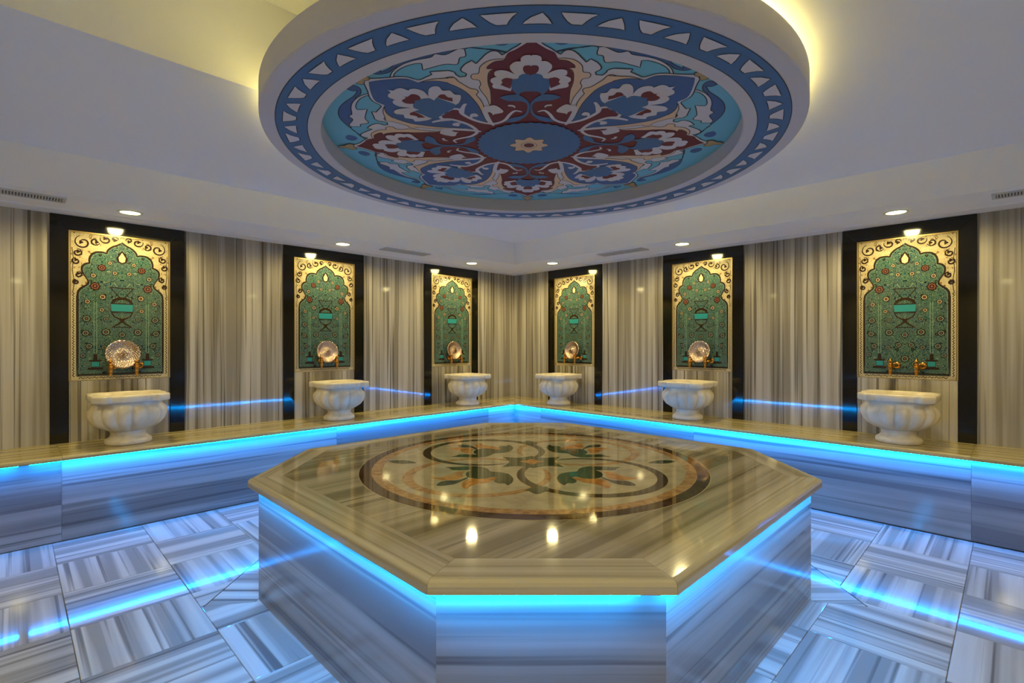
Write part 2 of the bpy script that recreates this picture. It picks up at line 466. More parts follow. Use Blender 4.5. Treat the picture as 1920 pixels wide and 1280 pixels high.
# ================================================================ BENCHES
def bench(k, label, joints, gaps, group=None):
    p, ang = basis(k)
    t = thing('marble_bench', label, 'bench', p, ang)
    # local: wall line y=0, room is -y; far corner at +HL for left wall, -HL for right wall
    tr = lambda d: [(-HL+d, -d), (HL-d, -d)]
    zt, zb, th = Z_BENCH, Z_BENCH-.03, .03
    # cross-section: (depth from wall, z)
    prof = [(0.001, zt), (WB-.012, zt), (WB-.004, zt-.004), (WB, zt-.012), (WB, zb), (WB-.04, zb), (.001, zb)]
    xs = [-HL]+joints+[HL]
    for i in range(len(xs)-1):
        b = MB(); rows = []
        for d, z in prof:
            x0 = -HL+d if i == 0 else xs[i]+.0007; x1 = HL-d if i == len(xs)-2 else xs[i+1]-.0007
            rows.append([(x0, -d, z), (x1, -d, z)])
        for j in range(len(rows)):
            A, B = rows[j], rows[(j+1) % len(rows)]
            b.face([A[0], B[0], B[1], A[1]], 0, [(A[0][0], A[0][1]+A[0][2]), (B[0][0], B[0][1]+B[0][2]), (B[1][0], B[1][1]+B[1][2]), (A[1][0], A[1][1]+A[1][2])])
        b.face([r[0] for r in rows][::-1], 0); b.face([r[1] for r in rows], 0)
        b.build('top_slab', M['bench'], t)
        b = MB(); d0, d1 = WB-.068, WB-.048
        x0 = (-HL+d1 if i == 0 else xs[i]+.0007); x1 = (HL-d1 if i == len(xs)-2 else xs[i+1]-.0007)
        b.box(x0, x1, -d1, -d0, .0005, zb-.0005, 0, 'x'); b.build('riser_slab', M['riser'], t)
    cuts = [(-HL+WB, gaps[0])] if gaps else []
    segs = []
    cur = -HL+WB-.03
    for g0, g1 in gaps: segs.append((cur, g0)); cur = g1
    segs.append((cur, HL-WB+.03))
    for a0, a1 in segs:
        b = MB(); b.box(a0, a1, -(WB-.006), -(WB-.014), zb-.004, zb-.0005); b.build('led_strip', M['led'], t)
    return t
J = [.975, 2.875, 4.775]
bench(0, 'striped marble wall bench on the left with blue light strip under its edge', sorted(local('L', s) for s in J), [(local('L', 4.98), local('L', 4.93)), ])
bench(1, 'striped marble wall bench on the right with blue light strip under its edge', sorted(local('R', s) for s in J), [])
# ================================================================ ISLAND
isl = thing('massage_platform', 'octagonal striped marble platform in mid-room with round floral inlay and cyan light under its edge', 'platform', (IX, IY, 0))
OC = octagon(0, 0, 1.45, .36)
prof = [(.150, IZ), (.020, IZ), (.011, IZ-.002), (.004, IZ-.008), (.0, IZ-.018), (0, IZ-.042), (.030, IZ-.042), (.150, IZ-.036)]
rings = [inset(OC, o) for o, z in prof]
for i in range(8):
    b = MB(); j = (i+1) % 8; e = (OC[j]-OC[i]).normalized(); nn = Vector((-e.y, e.x))
    rows = [[Vector((*rings[k][i], prof[k][1])), Vector((*rings[k][j], prof[k][1]))] for k in range(len(prof))]
    for r in rows: r[0] += Vector((*e, 0))*.0006; r[1] -= Vector((*e, 0))*.0006
    uvf = lambda q: (Vector(q[:2]).dot(e), Vector(q[:2]).dot(nn)+q[2])
    for k in range(len(prof)):
        A, B = rows[k], rows[(k+1) % len(prof)]
        b.face([A[0], B[0], B[1], A[1]], 0, [uvf(x) for x in (A[0], B[0], B[1], A[1])], k < 4 and k > 0)
    b.face([r[0] for r in rows][::-1], 0); b.face([r[1] for r in rows], 0)
    b.build('edge_slab', M['edge'], isl)
    a0, a1 = inset(OC, .046), inset(OC, .066)
    b = MB(); z0, z1 = .0014, IZ-.044
    P = [a0[i], a0[j], a1[j], a1[i]]; u = lambda q: Vector(q).dot(e)
    b.face([(*P[0], z0), (*P[1], z0), (*P[1], z1), (*P[0], z1)], 0, [(u(P[0]), z0), (u(P[1]), z0), (u(P[1]), z1), (u(P[0]), z1)])
    b.face([(*P[2], z0), (*P[3], z0), (*P[3], z1), (*P[2], z1)], 0); b.face([(*P[0], z1), (*P[1], z1), (*P[2], z1), (*P[3], z1)], 0)
    b.face([(*P[1], z0), (*P[2], z0), (*P[2], z1), (*P[1], z1)], 0); b.face([(*P[3], z0), (*P[0], z0), (*P[0], z1), (*P[3], z1)], 0)
    b.build('riser_slab', M['riser'], isl)
    l0, l1 = inset(OC, .006), inset(OC, .014)
    segs = [(0, 1)] if i != 7 else [(0, .855), (.94, 1)]
    for f0, f1 in segs:
        A0, A1 = l0[i].lerp(l0[j], f0), l0[i].lerp(l0[j], f1); B0, B1 = l1[i].lerp(l1[j], f0), l1[i].lerp(l1[j], f1)
        b = MB(); b.prism([A0, A1, B1, B0], IZ-.046, IZ-.0425); b.build('led_strip', M['led_i'], isl)
# field slabs: stripes run along (1,1)
inn = [tuple(v) for v in inset(OC, .1505)]
d = 1/R2
cuts = [-1.6, -.75, -.25, .25, .75, 1.6]
for c0, c1 in zip(cuts[:-1], cuts[1:]):
    P = clip(inn, -d*c0*1.0, d*c0, -d, d); P = clip(P, -d*c1, d*c1, d, -d)
    halves = [P]
    for P in halves:
        P = [tuple(v) for v in inset(P, .0006)]
        b = MB(); b.prism(P, IZ-.036, IZ-.0004, 0, uvf=lambda q: (q[0]*d+q[1]*d, -q[0]*d+q[1]*d)); b.build('top_slab', M['top'], isl)
# inlay
def circle(r, n=96, cx=0, cy=0): return [(cx+r*math.cos(2*PI*k/n), cy+r*math.sin(2*PI*k/n)) for k in range(n)]
inl = MB(); inl.poly(circle(.836), IZ+.0003, 0); inl = inl.build('inlay_medallion', M['cream_marble'], isl)
def flat(name, pts, z, m, par=inl, off=(0, 0)):
    b = MB(); b.prism([(p[0]+off[0], p[1]+off[1]) for p in pts], IZ, z, 0); return b.build(name, m, par)
def annul(name, r0, r1, z, m, par=inl, a0=0, a1=2*PI, n=96, cx=0, cy=0, taper=False):
    b = MB(); A = []; B = []
    for k in range(n+1):
        t = k/n; an = a0+(a1-a0)*t; w_ = (math.sin(PI*min(1, max(.03, t)))**.35 if taper else 1); mid = (r0+r1)/2; hw_ = (r1-r0)/2*w_
        A.append((cx+(mid+hw_)*math.cos(an), cy+(mid+hw_)*math.sin(an))); B.append((cx+(mid-hw_)*math.cos(an), cy+(mid-hw_)*math.sin(an)))
    for k in range(n): b.face([(*A[k], z), (*A[k+1], z), (*B[k+1], z), (*B[k], z)][::1 if a1 > a0 else -1], 0)
    return b.build(name, m, par)
annul('brown_ring', .893, .955, IZ+.0004, M['brown_marble'])
annul('tan_ring', .836, .893, IZ+.0005, M['tan_marble'])
annul('thin_ring', .955, .960, IZ+.0003, M['cream_marble'])
Fh = 640.1  # projection constant of the platform plane (940 px * .681 m)
def isp(x, y):  # trace coordinates (lower right quarter of the inlay)
    X = 980+x/7.385; Y = 830+y/7.385; dd = Fh/(Y-644); return ((X-960)/940*dd-IX, dd-IY)
Q = lambda p: [isp(*q) for q in p]
shapes = [
 ('green_leaf', 'green_marble', Q([(475,480),(520,430),(640,405),(750,395),(780,360),(870,330),(1000,325),(1360,340),(1300,355),(1290,372),(1200,380),(1000,375),(1040,390),(1100,420),(1100,470),(1000,495),(870,495),(740,470),(700,480),(750,530),(700,560),(620,560),(580,590),(520,560),(480,520)])),
 ('orange_petal', 'orange_marble', Q([(1100,395),(1260,410),(1330,440),(1480,480),(1620,480),(1500,510),(1400,515),(1250,505),(1160,470),(1150,430)])),
 ('orange_petal', 'orange_marble', Q([(680,480),(760,480),(900,500),(1040,500),(1150,520),(1215,580),(1210,625),(1160,635),(1100,600),(1000,570),(850,550),(760,520)])),
 ('dark_petal', 'black_marble', Q([(1080,470),(1250,520),(1400,525),(1500,545),(1560,580),(1540,595),(1400,585),(1290,565),(1200,530),(1120,500)])),
 ('green_bud', 'green_marble', Q([(15,660),(100,630),(200,605),(340,610),(360,650),(280,685),(200,710),(130,690),(80,665)])),
]
for sx in (1, -1):
    for sy in (-1, 1):
        ring_m = M['olive_marble'] if sx*sy < 0 else M['tan_marble']
        cx, cy = .29*sx, .285*sy
        st = math.atan2(-sy, -sx)
        annul('scroll_ring', .335, .388, IZ+(.0008 if sx*sy < 0 else .0006), ring_m, inl, st-.2, st-.2+2*PI*.97, 72, cx, cy, True)
        for q, (nm, mm, pts) in enumerate(shapes):
            if nm == 'green_bud' and sx < 0: continue
            P = smooth([(p[0]*sx, p[1]*(-sy)) for p in pts], 3, True, 100)
            flat(nm, P, IZ+.0008+.0002*q, M[mm])
for sx in (1, -1):
    flat('green_bud', [(sx*x, y) for x, y in smooth([(.66, -.03), (.70, .01), (.76, .035), (.83, .02), (.80, -.02), (.74, -.045)], 3, True, 120)], IZ+.0016, M['green_marble'])
cen = smooth([(.17, .12), (.07, .10), (0, .145), (-.07, .10), (-.17, .12), (-.13, .0), (-.17, -.12), (-.07, -.10), (0, -.145), (.07, -.10), (.17, -.12), (.13, 0)], 4, True, 60)
flat('green_rosette', cen, IZ+.0014, M['green_marble'])
flat('orange_heart', smooth([(.07, 0), (.03, .03), (0, .07), (-.03, .03), (-.07, 0), (-.03, -.03), (0, -.07), (.03, -.03)], 3, True, 120), IZ+.0018, M['orange_marble'])

# ================================================================ CEILING MEDALLION
S = {
  'field': [[1.05,0],[0.975,0.042],[0.941,0.077],[0.917,0.099],[0.9,0.116],[0.924,0.131],[0.929,0.154],[0.91,0.179],[0.874,0.204],[0.841,0.226],[0.865,0.24],[0.837,0.273],[0.803,0.293],[0.783,0.291],[0.766,0.275],[0.745,0.28],[0.739,0.306],[0.759,0.319],[0.78,0.325],[0.793,0.351],[0.791,0.356],[0.784,0.428],[0.764,0.422],[0.739,0.456],[0.72,0.486],[0.73,0.509],[0.745,0.534],[0.749,0.575],[0.74,0.637],[0.728,0.706]],
  'leaf': [[0.645,0.607],[0.714,0.61],[0.746,0.607],[0.794,0.581],[0.84,0.533],[0.87,0.477],[0.891,0.404],[0.914,0.381],[0.907,0.343],[0.946,0.285],[0.944,0.261],[0.896,0.262],[0.884,0.287],[0.838,0.304],[0.84,0.352],[0.816,0.414],[0.797,0.454],[0.848,0.449],[0.846,0.478],[0.823,0.527],[0.785,0.571],[0.739,0.592],[0.651,0.585]],
  'leafD': [[0.947,0.246],[0.929,0.247],[0.91,0.26],[0.909,0.292],[0.882,0.288],[0.857,0.301],[0.856,0.324],[0.871,0.342],[0.845,0.366],[0.832,0.41],[0.811,0.439],[0.839,0.449],[0.871,0.446]],
  'peachr': [[0.873,0.108],[0.874,0.135],[0.861,0.175],[0.822,0.21],[0.77,0.222],[0.764,0.245],[0.746,0.257],[0.722,0.251],[0.713,0.226],[0.679,0.22],[0.653,0.229],[0.62,0.223],[0.552,0.203],[0.479,0.194],[0.502,0.186],[0.615,0.181],[0.68,0.187],[0.742,0.184],[0.783,0.174],[0.801,0.153],[0.803,0.184],[0.823,0.179],[0.856,0.148],[0.865,0.111]],
  'red': [[1.02,0],[0.974,0.024],[0.936,0.063],[0.913,0.093],[0.873,0.108],[0.865,0.117],[0.851,0.155],[0.828,0.179],[0.803,0.186],[0.789,0.17],[0.754,0.181],[0.705,0.186],[0.628,0.182],[0.502,0.186],[0.479,0.196],[0.392,0.222],[0.3,0.204],[0.238,0.186],[0.25,0]],
  'calyx': [[0.298,0.24],[0.317,0.272],[0.35,0.302],[0.393,0.329],[0.432,0.346],[0.441,0.381],[0.413,0.406],[0.442,0.38]],
  'vine': [[0.413,0.039],[0.424,0.072],[0.387,0.099],[0.319,0.13],[0.283,0.183],[0.295,0.236],[0.332,0.289],[0.397,0.337],[0.445,0.345],[0.451,0.383],[0.419,0.418],[0.445,0.387],[0.44,0.362]],
  'blue': [[0.313,0.219],[0.384,0.234],[0.447,0.242],[0.522,0.259],[0.612,0.292],[0.664,0.331],[0.701,0.374],[0.695,0.361],[0.711,0.399],[0.713,0.442],[0.701,0.493],[0.716,0.512],[0.732,0.537],[0.734,0.579],[0.724,0.653],[0.714,0.696]],
  'peachb': [[0.317,0.216],[0.408,0.224],[0.486,0.224],[0.544,0.235],[0.586,0.248],[0.613,0.237],[0.636,0.245],[0.643,0.268],[0.677,0.296],[0.708,0.317],[0.738,0.329],[0.744,0.35],[0.734,0.368],[0.74,0.331],[0.733,0.372],[0.729,0.418],[0.718,0.455],[0.703,0.487],[0.713,0.442],[0.711,0.399],[0.695,0.361],[0.701,0.374],[0.664,0.331],[0.612,0.292],[0.522,0.259],[0.447,0.242],[0.384,0.234]],
  'flr': [[0.894,0.006],[0.903,0.005],[0.901,0.026],[0.885,0.041],[0.859,0.042],[0.856,0.066],[0.83,0.086],[0.797,0.085],[0.762,0.068],[0.788,0.098],[0.796,0.129],[0.784,0.152],[0.754,0.154],[0.746,0.145],[0.73,0.169],[0.705,0.175],[0.684,0.165],[0.668,0.17],[0.648,0.163],[0.636,0.127],[0.62,0.089],[0.727,0.059],[0.734,0.004]],
  'h1': [[0.824,0.005],[0.83,0.006],[0.826,0.028],[0.798,0.033],[0.769,0.023],[0.752,0.004]],
  'h2': [[0.726,0.077],[0.735,0.107],[0.716,0.127],[0.697,0.123],[0.678,0.133],[0.659,0.112],[0.643,0.09]],
  'tulip': [[0.752,0.004],[0.761,0.007],[0.766,0.029],[0.751,0.049],[0.727,0.055],[0.723,0.076],[0.657,0.086],[0.617,0.074],[0.577,0.055],[0.604,0.044],[0.615,0.027],[0.616,0.003]],
  'scroll': [[0.56,0.143],[0.582,0.11],[0.587,0.062],[0.556,0.028],[0.506,0.004],[0.453,0.001],[0.389,0.01],[0.334,0.041],[0.303,0.081],[0.302,0.127],[0.346,0.098],[0.372,0.04],[0.413,0.018],[0.476,0.012],[0.513,0.025],[0.526,0.064],[0.529,0.106]],
  'trefoil': [[0.479,0.196],[0.487,0.173],[0.465,0.15],[0.426,0.131],[0.406,0.139],[0.393,0.174],[0.381,0.186],[0.401,0.188],[0.417,0.201],[0.408,0.213],[0.432,0.218],[0.471,0.214]],
  'curl': [[0.467,0.07],[0.485,0.08],[0.489,0.105],[0.473,0.106],[0.47,0.084],[0.455,0.074]],
  'stem': [[0.232,0.187],[0.317,0.207],[0.408,0.221],[0.471,0.218]],
  'flb': [[0.496,0.356],[0.555,0.325],[0.592,0.322],[0.597,0.349],[0.633,0.364],[0.632,0.397],[0.666,0.408],[0.671,0.433],[0.648,0.456],[0.6,0.469],[0.576,0.47],[0.63,0.486],[0.652,0.517],[0.646,0.545],[0.634,0.551],[0.659,0.58],[0.65,0.609],[0.638,0.62]],
  'tulb': [[0.496,0.356],[0.54,0.401],[0.571,0.436],[0.542,0.452],[0.564,0.471],[0.56,0.505],[0.548,0.524]],
  'hb1': [[0.528,0.366],[0.566,0.363],[0.572,0.383],[0.599,0.394],[0.596,0.415],[0.571,0.433],[0.547,0.4]],
  'hb2': [[0.531,0.512],[0.587,0.514],[0.605,0.543],[0.58,0.571]],
  'leafb': [[0.4,0.328],[0.463,0.316],[0.504,0.301],[0.503,0.317],[0.463,0.338],[0.432,0.345]],
  'curlb': [[0.377,0.257],[0.402,0.269],[0.398,0.292],[0.372,0.302],[0.35,0.295],[0.369,0.286],[0.366,0.27]],
  'outer': [[0.908,0.073],[0.936,0.138],[0.944,0.201],[0.96,0.269],[0.968,0.341],[0.957,0.41],[0.925,0.476],[0.877,0.532],[0.818,0.586],[0.783,0.638],[0.808,0.631],[0.829,0.649],[0.796,0.679],[0.776,0.674],[0.768,0.644],[0.784,0.6],[0.821,0.56],[0.907,0.303],[0.951,0.244],[0.939,0.174],[0.911,0.087]],
  'blob': [[0.965,0.1],[0.967,0.137],[0.999,0.155],[1.023,0.127],[1.023,0.089],[0.997,0.076]],
  'tipb': [[0.757,0.68],[0.762,0.685],[0.739,0.726],[0.752,0.715],[0.743,0.698],[0.722,0.708],[0.728,0.712]],
  'tipr': [[1.002,0.039],[0.989,0.032],[1.025,0.041],[1.087,0.005],[1.074,0.025],[1.031,0.03]],
}

disc = thing('ceiling_medallion', 'large round suspended ceiling disc painted with an eight-petal flower rosette, yellow glow behind', 'ceiling decoration', (DX, DY, DZ))
ZT = .122; RZ = .091; RO = 1.122
b = MB()
b.lathe([(RO, RZ), (RO, .004), (RO+.006, 0), (1.388, 0), (1.394, .004), (1.394, ZT), (0.001, ZT)], n=160, smooth=False)
b.build('disc_rim', M['paint2'], disc)
b = MB(); b.lathe([(1.335, ZT+.0005), (1.335, ZT+.008), (1.32, ZT+.008), (1.32, ZT+.0005)], n=120, smooth=False); b.build('yellow_led_strip', M['yled'], disc)
b = MB(); b.lathe([(1.305, ZT+.0005), (1.305, ZT+.035), (1.295, ZT+.035), (1.295, ZT+.0005)], n=120, smooth=False); b.build('added_light_baffle', M['paint2'], disc)  # unseen ring added to block the yellow strip's inward light
for an in (.6, 2.7, 4.3):
    b = MB(); b.lathe([(.02, ZT), (.02, Z_MAIN-DZ if an != 4.3 else Z_REC-DZ)], .5*math.cos(an), .5*math.sin(an), 12); b.build('hanger_rod', M['chrome'], disc)
# border band
band = MB()
mats_b = [M['blue'], M['wpaint'], M['line']]
def annf(B_, r0, r1, z, mi, n=192):
    for k in range(n):
        a0, a1 = 2*PI*k/n, 2*PI*(k+1)/n
        B_.face([(r0*math.cos(a0), r0*math.sin(a0), z), (r0*math.cos(a1), r0*math.sin(a1), z), (r1*math.cos(a1), r1*math.sin(a1), z), (r1*math.cos(a0), r1*math.sin(a0), z)], mi)
annf(band, 1.186, 1.326, -.0008, 0)
annf(band, 1.183, 1.187, -.0010, 2); annf(band, 1.323, 1.327, -.0010, 2)
NP = 31; PER = 360/NP
def pol(r, deg):   # degrees measured clockwise (towards -x) from the near axis
    an = math.radians(-90-deg); return (r*math.cos(an), r*math.sin(an))
def arcpts(r, d0, d1, n=5): return [(r, d0+(d1-d0)*k/n) for k in range(n+1)]
for k in range(NP):
    o = 3.5+k*PER
    tri1 = arcpts(1.294, o, o+5.5)+[(1.27, o+4.95), (1.25, o+4.3), (1.236, o+3.6)]+arcpts(1.234, o+3.3, o+1.8, 3)+[(1.255, o+1.35), (1.275, o+.75)]
    tri2 = [(1.292, o+8.1), (1.262, o+7.1)]+arcpts(1.234, o+6.45, o+11.1)+[(1.25, o+10.7), (1.27, o+9.8)]
    for T in (tri1, tri2):
        P = [pol(*q) for q in T]
        band.poly(P, -.0016, 1, down=True)
        for q in ribbon(P, .004, True): band.face([(*x, -.0020) for x in q], 2)
bo = band.build('painted_border', mats_b, disc)
# rosette
ros = MB(); names = ['turq', 'wpaint', 'peach', 'maroon', 'dblue', 'blue', 'line', 'ochre']; RM = {n: i for i, n in enumerate(names)}
AX = math.atan2(-1, -.0239)
def wpt(p, k, s):   # canonical -> local xy
    r = math.hypot(*p); th = math.atan2(p[1], p[0]); an = AX+k*PI/2+s*th; return (r*math.cos(an), r*math.sin(an))
zc = [RZ-.0008]
def layer():
    zc[0] -= .0003; return zc[0]
def put(pts, mi, z, outline=0, closedline=True):
    ros.poly(pts, z, RM[mi], down=True)
    if outline:
        for q in ribbon(pts, outline, closedline): ros.face([(*x, z-.00015) for x in q], RM['line'])
def each(pts, mi, z, outline=0, n=4):
    P = smooth(pts, n, True, 75)
    for k in range(4):
        for s in (1, -1): put([wpt(p, k, s) for p in P], mi, z, outline)
def axis0(half, mi, z, outline=0, n=4):    # half outline, starts and ends on the red axis
    P = smooth(half, n, False, 75)
    full = P+[(p[0], -p[1]) for p in P[::-1]]
    full = [p for i, p in enumerate(full) if math.hypot(p[0]-full[i-1][0], p[1]-full[i-1][1]) > 1e-4]
    for k in range(4): put([wpt(p, k, 1) for p in full], mi, z, outline)
def axis45(half, mi, z, outline=0, n=4):
    P = smooth(half, n, False, 75)
    full = P+[(p[1], p[0]) for p in P[::-1]]
    full = [p for i, p in enumerate(full) if math.hypot(p[0]-full[i-1][0], p[1]-full[i-1][1]) > 1e-4]
    for k in range(4): put([wpt(p, k, 1) for p in full], mi, z, outline)
def rib(pts, w, mi, z, n=4, k_sym=True):
    P = smooth(pts, n, False, 100); N = len(P)
    W = [w*(.35+.65*math.sin(PI*min(1, max(0, i/(N-1))))**.5) for i in range(N)]
    for k in range(4):
        for s in (1, -1):
            for q in ribbon([wpt(p, k, s) for p in P], W): ros.face([(*x, z) for x in q], RM[mi])
ros.poly(circle(RO-.0005, 128), zc[0], RM['turq'], down=True)
# outer blue vines and leaves
z = layer(); each([p for p in S['outer']], 'dblue', z, .005)
z = layer(); each(S['blob'], 'dblue', z)
z = layer(); each(S['leaf'], 'wpaint', z, .005)
# white star field
z = layer()
F_ = S['field'][:-1]+[[.735, .715]]
half = smooth(F_, 4, False, 60); wedge = half+[(p[1], p[0]) for p in half[::-1]][1:-1]
pts = []
for k in range(4):
    pts += [wpt(p, k, 1) for p in half]                       # red axis -> blue axis
    pts += [wpt(p, k+1, -1) for p in half[::-1]][1:]           # blue axis -> next red axis
    pts.pop()
put(pts, 'wpaint', z, .006)
z = layer(); ros.poly(circle(.40, 64), z, RM['maroon'], down=True)
z = layer(); axis0([[1.005, 0]]+S['red'][1:-1]+[[.25, .0]], 'maroon', z)
z = layer(); each(S['peachr'], 'peach', z, .004)
z = layer(); axis45(S['blue']+[[.71, .71]], 'dblue', z)
z = layer(); each(S['peachb'], 'peach', z, .004)
z = layer(); axis45([[.21, .20], [.27, .22]]+S['calyx'][:6]+[[.415, .40], [.42, .42]], 'maroon', z)
z = layer(); rib(S['vine'][:10]+[[.438, .395], [.425, .425]], .02, 'wpaint', z)
z = layer(); rib([[.26, .188]]+S['stem'][1:], .026, 'wpaint', z)
z = layer(); each(S['trefoil'], 'wpaint', z); each(S['curl'], 'wpaint', z); each(S['leafb'], 'wpaint', z); each(S['curlb'], 'wpaint', z)
z = layer(); each(S['scroll'], 'blue', z)
z = layer(); axis0([[.894, 0]]+S['flr'][1:-1]+[[.734, 0]], 'wpaint', z)
axis45([[.46, .46]]+S['flb'][0:]+[[.645, .645]], 'wpaint', z)
z = layer(); axis0([[.822, 0]]+S['h1'][1:-1]+[[.75, 0]], 'maroon', z); each(S['h2'], 'maroon', z)
each(S['hb1'], 'maroon', z); axis45([[.50, .50]]+S['hb2']+[[.59, .59]], 'maroon', z)
z = layer(); axis0([[.752, 0]]+S['tulip'][1:-1]+[[.616, 0]], 'blue', z); axis45([[.42, .42], [.45, .38]]+S['tulb']+[[.545, .545]], 'blue', z)
z = layer()
for k in range(4):     # gold tips of the eight petals
    for an, rr in ((0, 1.05), (PI/4, 1.055)):
        c = [(rr+.045*math.cos(t)*(1+.35*math.cos(3*t)), .035*math.sin(t)*(1+.35*math.cos(3*t))) for t in [2*PI*q/20 for q in range(20)]]
        c = [(x*math.cos(an)-y*math.sin(an), x*math.sin(an)+y*math.cos(an)) for x, y in c]
        put([wpt(p, k, 1) for p in c], 'ochre', z, .004)
z = layer()
disc_c = [((.295+.006*math.cos(20*2*PI*q/200*2))*math.cos(2*PI*q/200), (.295+.006*math.cos(40*2*PI*q/200))*math.sin(2*PI*q/200)) for q in range(200)]
put(disc_c, 'blue', z)
z = layer()
put([((.098+.014*math.cos(8*2*PI*q/128))*math.cos(2*PI*q/128), (.098+.014*math.cos(8*2*PI*q/128))*math.sin(2*PI*q/128)) for q in range(128)], 'peach', z, .004)
z = layer(); put(circle(.030, 32), 'line', z); z = layer(); put(circle(.024, 32), 'maroon', z)
for q in ribbon(circle(.045, 32), .003, True): ros.face([(*x, z) for x in q], RM['line'])
ro = ros.build('painted_rosette', [M[n] for n in names], disc)

# ================================================================ NICHES
nm_ = {'L': ['farthest into the corner', 'in the middle', 'nearest the viewer'], 'R': ['farthest into the corner', 'in the middle', 'nearest the viewer']}
MH, MZ0, MZ1 = .314, 1.02, 2.142
def make_niche():
    t = thing('tiled_niche', '', 'wall panel')
    Y1 = .021
    f0 = -.012
    def fpart(name, pts, y0=f0):
        b = MB(); b.prism([(x, z) for x, z in pts], 0, 1)
        b.v = [(x, y0 if zz > .5 else Y1, z) for x, z, zz in b.v]
        b.f = [f[::1] for f in b.f]; return b.build(name, M['granite'], t)
    G = .0006; zt = Z_SOF-.001; zb = Z_BENCH+.0005
    fpart('frame_post', [(-.42, zb), (-MH-.004, zb), (-MH-.004, MZ1+.004-G), (-.42, zt-G*2)])
    fpart('frame_post', [(.42, zb), (.42, zt-G*2), (MH+.004, MZ1+.004-G), (MH+.004, zb)])
    fpart('frame_lintel', [(-.42+G, zt), (.42-G, zt), (MH+.004, MZ1+.004+G), (-MH-.004, MZ1+.004+G)])
    b = MB(); b.box(-MH, MH, -.006, Y1, zb, MZ0-.001, 0, 'z'); s_ = b.build('marble_slab', M['wall'], t)
    # gilt edge
    b = MB(); e = .006
    b.box(-MH-.003, -MH+e, -.008, Y1, MZ0, MZ1+.003); b.box(MH-e, MH+.003, -.008, Y1, MZ0, MZ1+.003); b.box(-MH+e, MH-e, -.008, Y1, MZ1-e, MZ1+.003)
    b.build('gilt_edge', M['gilt'], t)
    # painted tile panel, local (x, z) drawn on y=-.001 facing -y
    names = ['spandrel', 'cream', 'ink', 'field', 'cart', 'bloom', 'tlight']; ix = {n: i for i, n in enumerate(names)}
    p = MB(); yy = [0]
    def P_(pts, mi, lay):
        q = MB(); q.poly(pts, 0, ix[mi], uvf=lambda a: (a[0], a[1])); q.v = [(x, -.0012-.0004*lay, z) for x, z, _ in q.v]
        k = len(p.v); p.v += q.v; p.f += [tuple(k+i for i in f) for f in q.f]; p.m += q.m; p.uv += q.uv; p.sm += q.sm
    def R_(pts, w, mi, lay, closed=False):
        for q in ribbon(pts, w, closed): P_([tuple(x) for x in q], mi, lay)
    W = MH-.004; z0 = MZ0; H1 = MZ1-MZ0-.004
    rect = lambda x, a, b_: [(-x, z0+a), (x, z0+a), (x, z0+b_), (-x, z0+b_)]
    P_(rect(W, 0, H1), 'spandrel', 0)
    # border
    P_(rect(W-.006, .006, .034), 'cream', 1)
    for s in (-1, 1): P_([(s*(W-.006), z0+.006), (s*(W-.006), z0+.64), (s*(W-.034), z0+.64), (s*(W-.034), z0+.006)][::s], 'cream', 1)
    for x in (W-.004, W-.036):
        R_([(-x, z0+H1-.006 if x > .3 else z0+.64), (-x, z0+W-x), (x, z0+W-x), (x, z0+H1-.006 if x > .3 else z0+.64)], .0025, 'ink', 2)
    k = 0; zz = .03
    while zz < .66:
        for s in (-1, 1):
            x = s*(W-.020)
            R_(smooth([(x-.006*s, z0+zz), (x+.005*s, z0+zz+.012), (x-.004*s, z0+zz+.026), (x+.006*s, z0+zz+.036)], 2, False), .0055, 'ink', 2)
        zz += .04
    xx = -.26
    while xx < .25:
        R_(smooth([(xx, z0+.016), (xx+.012, z0+.025), (xx+.026, z0+.015), (xx+.036, z0+.024)], 2, False), .0055, 'ink', 2); xx += .04
    # arch
    hf = [(0, 1.079), (.022, 1.060), (.060, 1.040), (.088, 1.012), (.096, .984), (.125, .990), (.165, .985), (.192, .960), (.203, .925), (.201, .900), (.232, .885), (.247, .860), (.243, .825), (.222, .790), (.209, .760), (.214, .735), (.250, .705), (.270, .672), (.272, .62), (.272, .038)]
    hs = smooth(hf, 4, False, 50)
    full = [(x, z0+z) for x, z in hs]+[(-x, z0+z) for x, z in hs[::-1]][:-1]
    P_(full, 'field', 3)
    R_([(x*.978, z0+.004+(z-z0-.004)*.9945) for x, z in full[:-1]], .012, 'ink', 4); R_([(-.2655, z0+.044), (.2655, z0+.044)], .012, 'ink', 4)
    R_([(x*.940, z0+.010+(z-z0-.010)*.983) for x, z in full[:-1]], .0025, 'tlight', 4)
    # columns, plinths
    for s in (-1, 1):
        P_([(s*.163-.010, z0+.20), (s*.163+.010, z0+.20), (s*.163+.010, z0+.60), (s*.163-.010, z0+.60)], 'tlight', 6)
        P_([(s*.163-.006, z0+.20), (s*.163+.006, z0+.20), (s*.163+.006, z0+.60), (s*.163-.006, z0+.60)], 'field', 7)
        P_([(s*.163-.013, z0+.155), (s*.163+.013, z0+.155), (s*.163+.009, z0+.205), (s*.163-.009, z0+.205)], 'ink', 6)
        P_([(s*.163-.036, z0+.145), (s*.163+.036, z0+.145), (s*.163+.036, z0+.155), (s*.163-.036, z0+.155)], 'ink', 7)
        P_([(s*.163-.026, z0+.100), (s*.163+.026, z0+.100), (s*.163+.026, z0+.145), (s*.163-.026, z0+.145)], 'ink', 6)
        P_([(s*.163-.023, z0+.104), (s*.163+.023, z0+.104), (s*.163+.023, z0+.141), (s*.163-.023, z0+.141)], 'cart', 7)
        P_([(s*.163-.045, z0+.080), (s*.163+.045, z0+.080), (s*.163+.045, z0+.098), (s*.163-.045, z0+.098)], 'ink', 6)
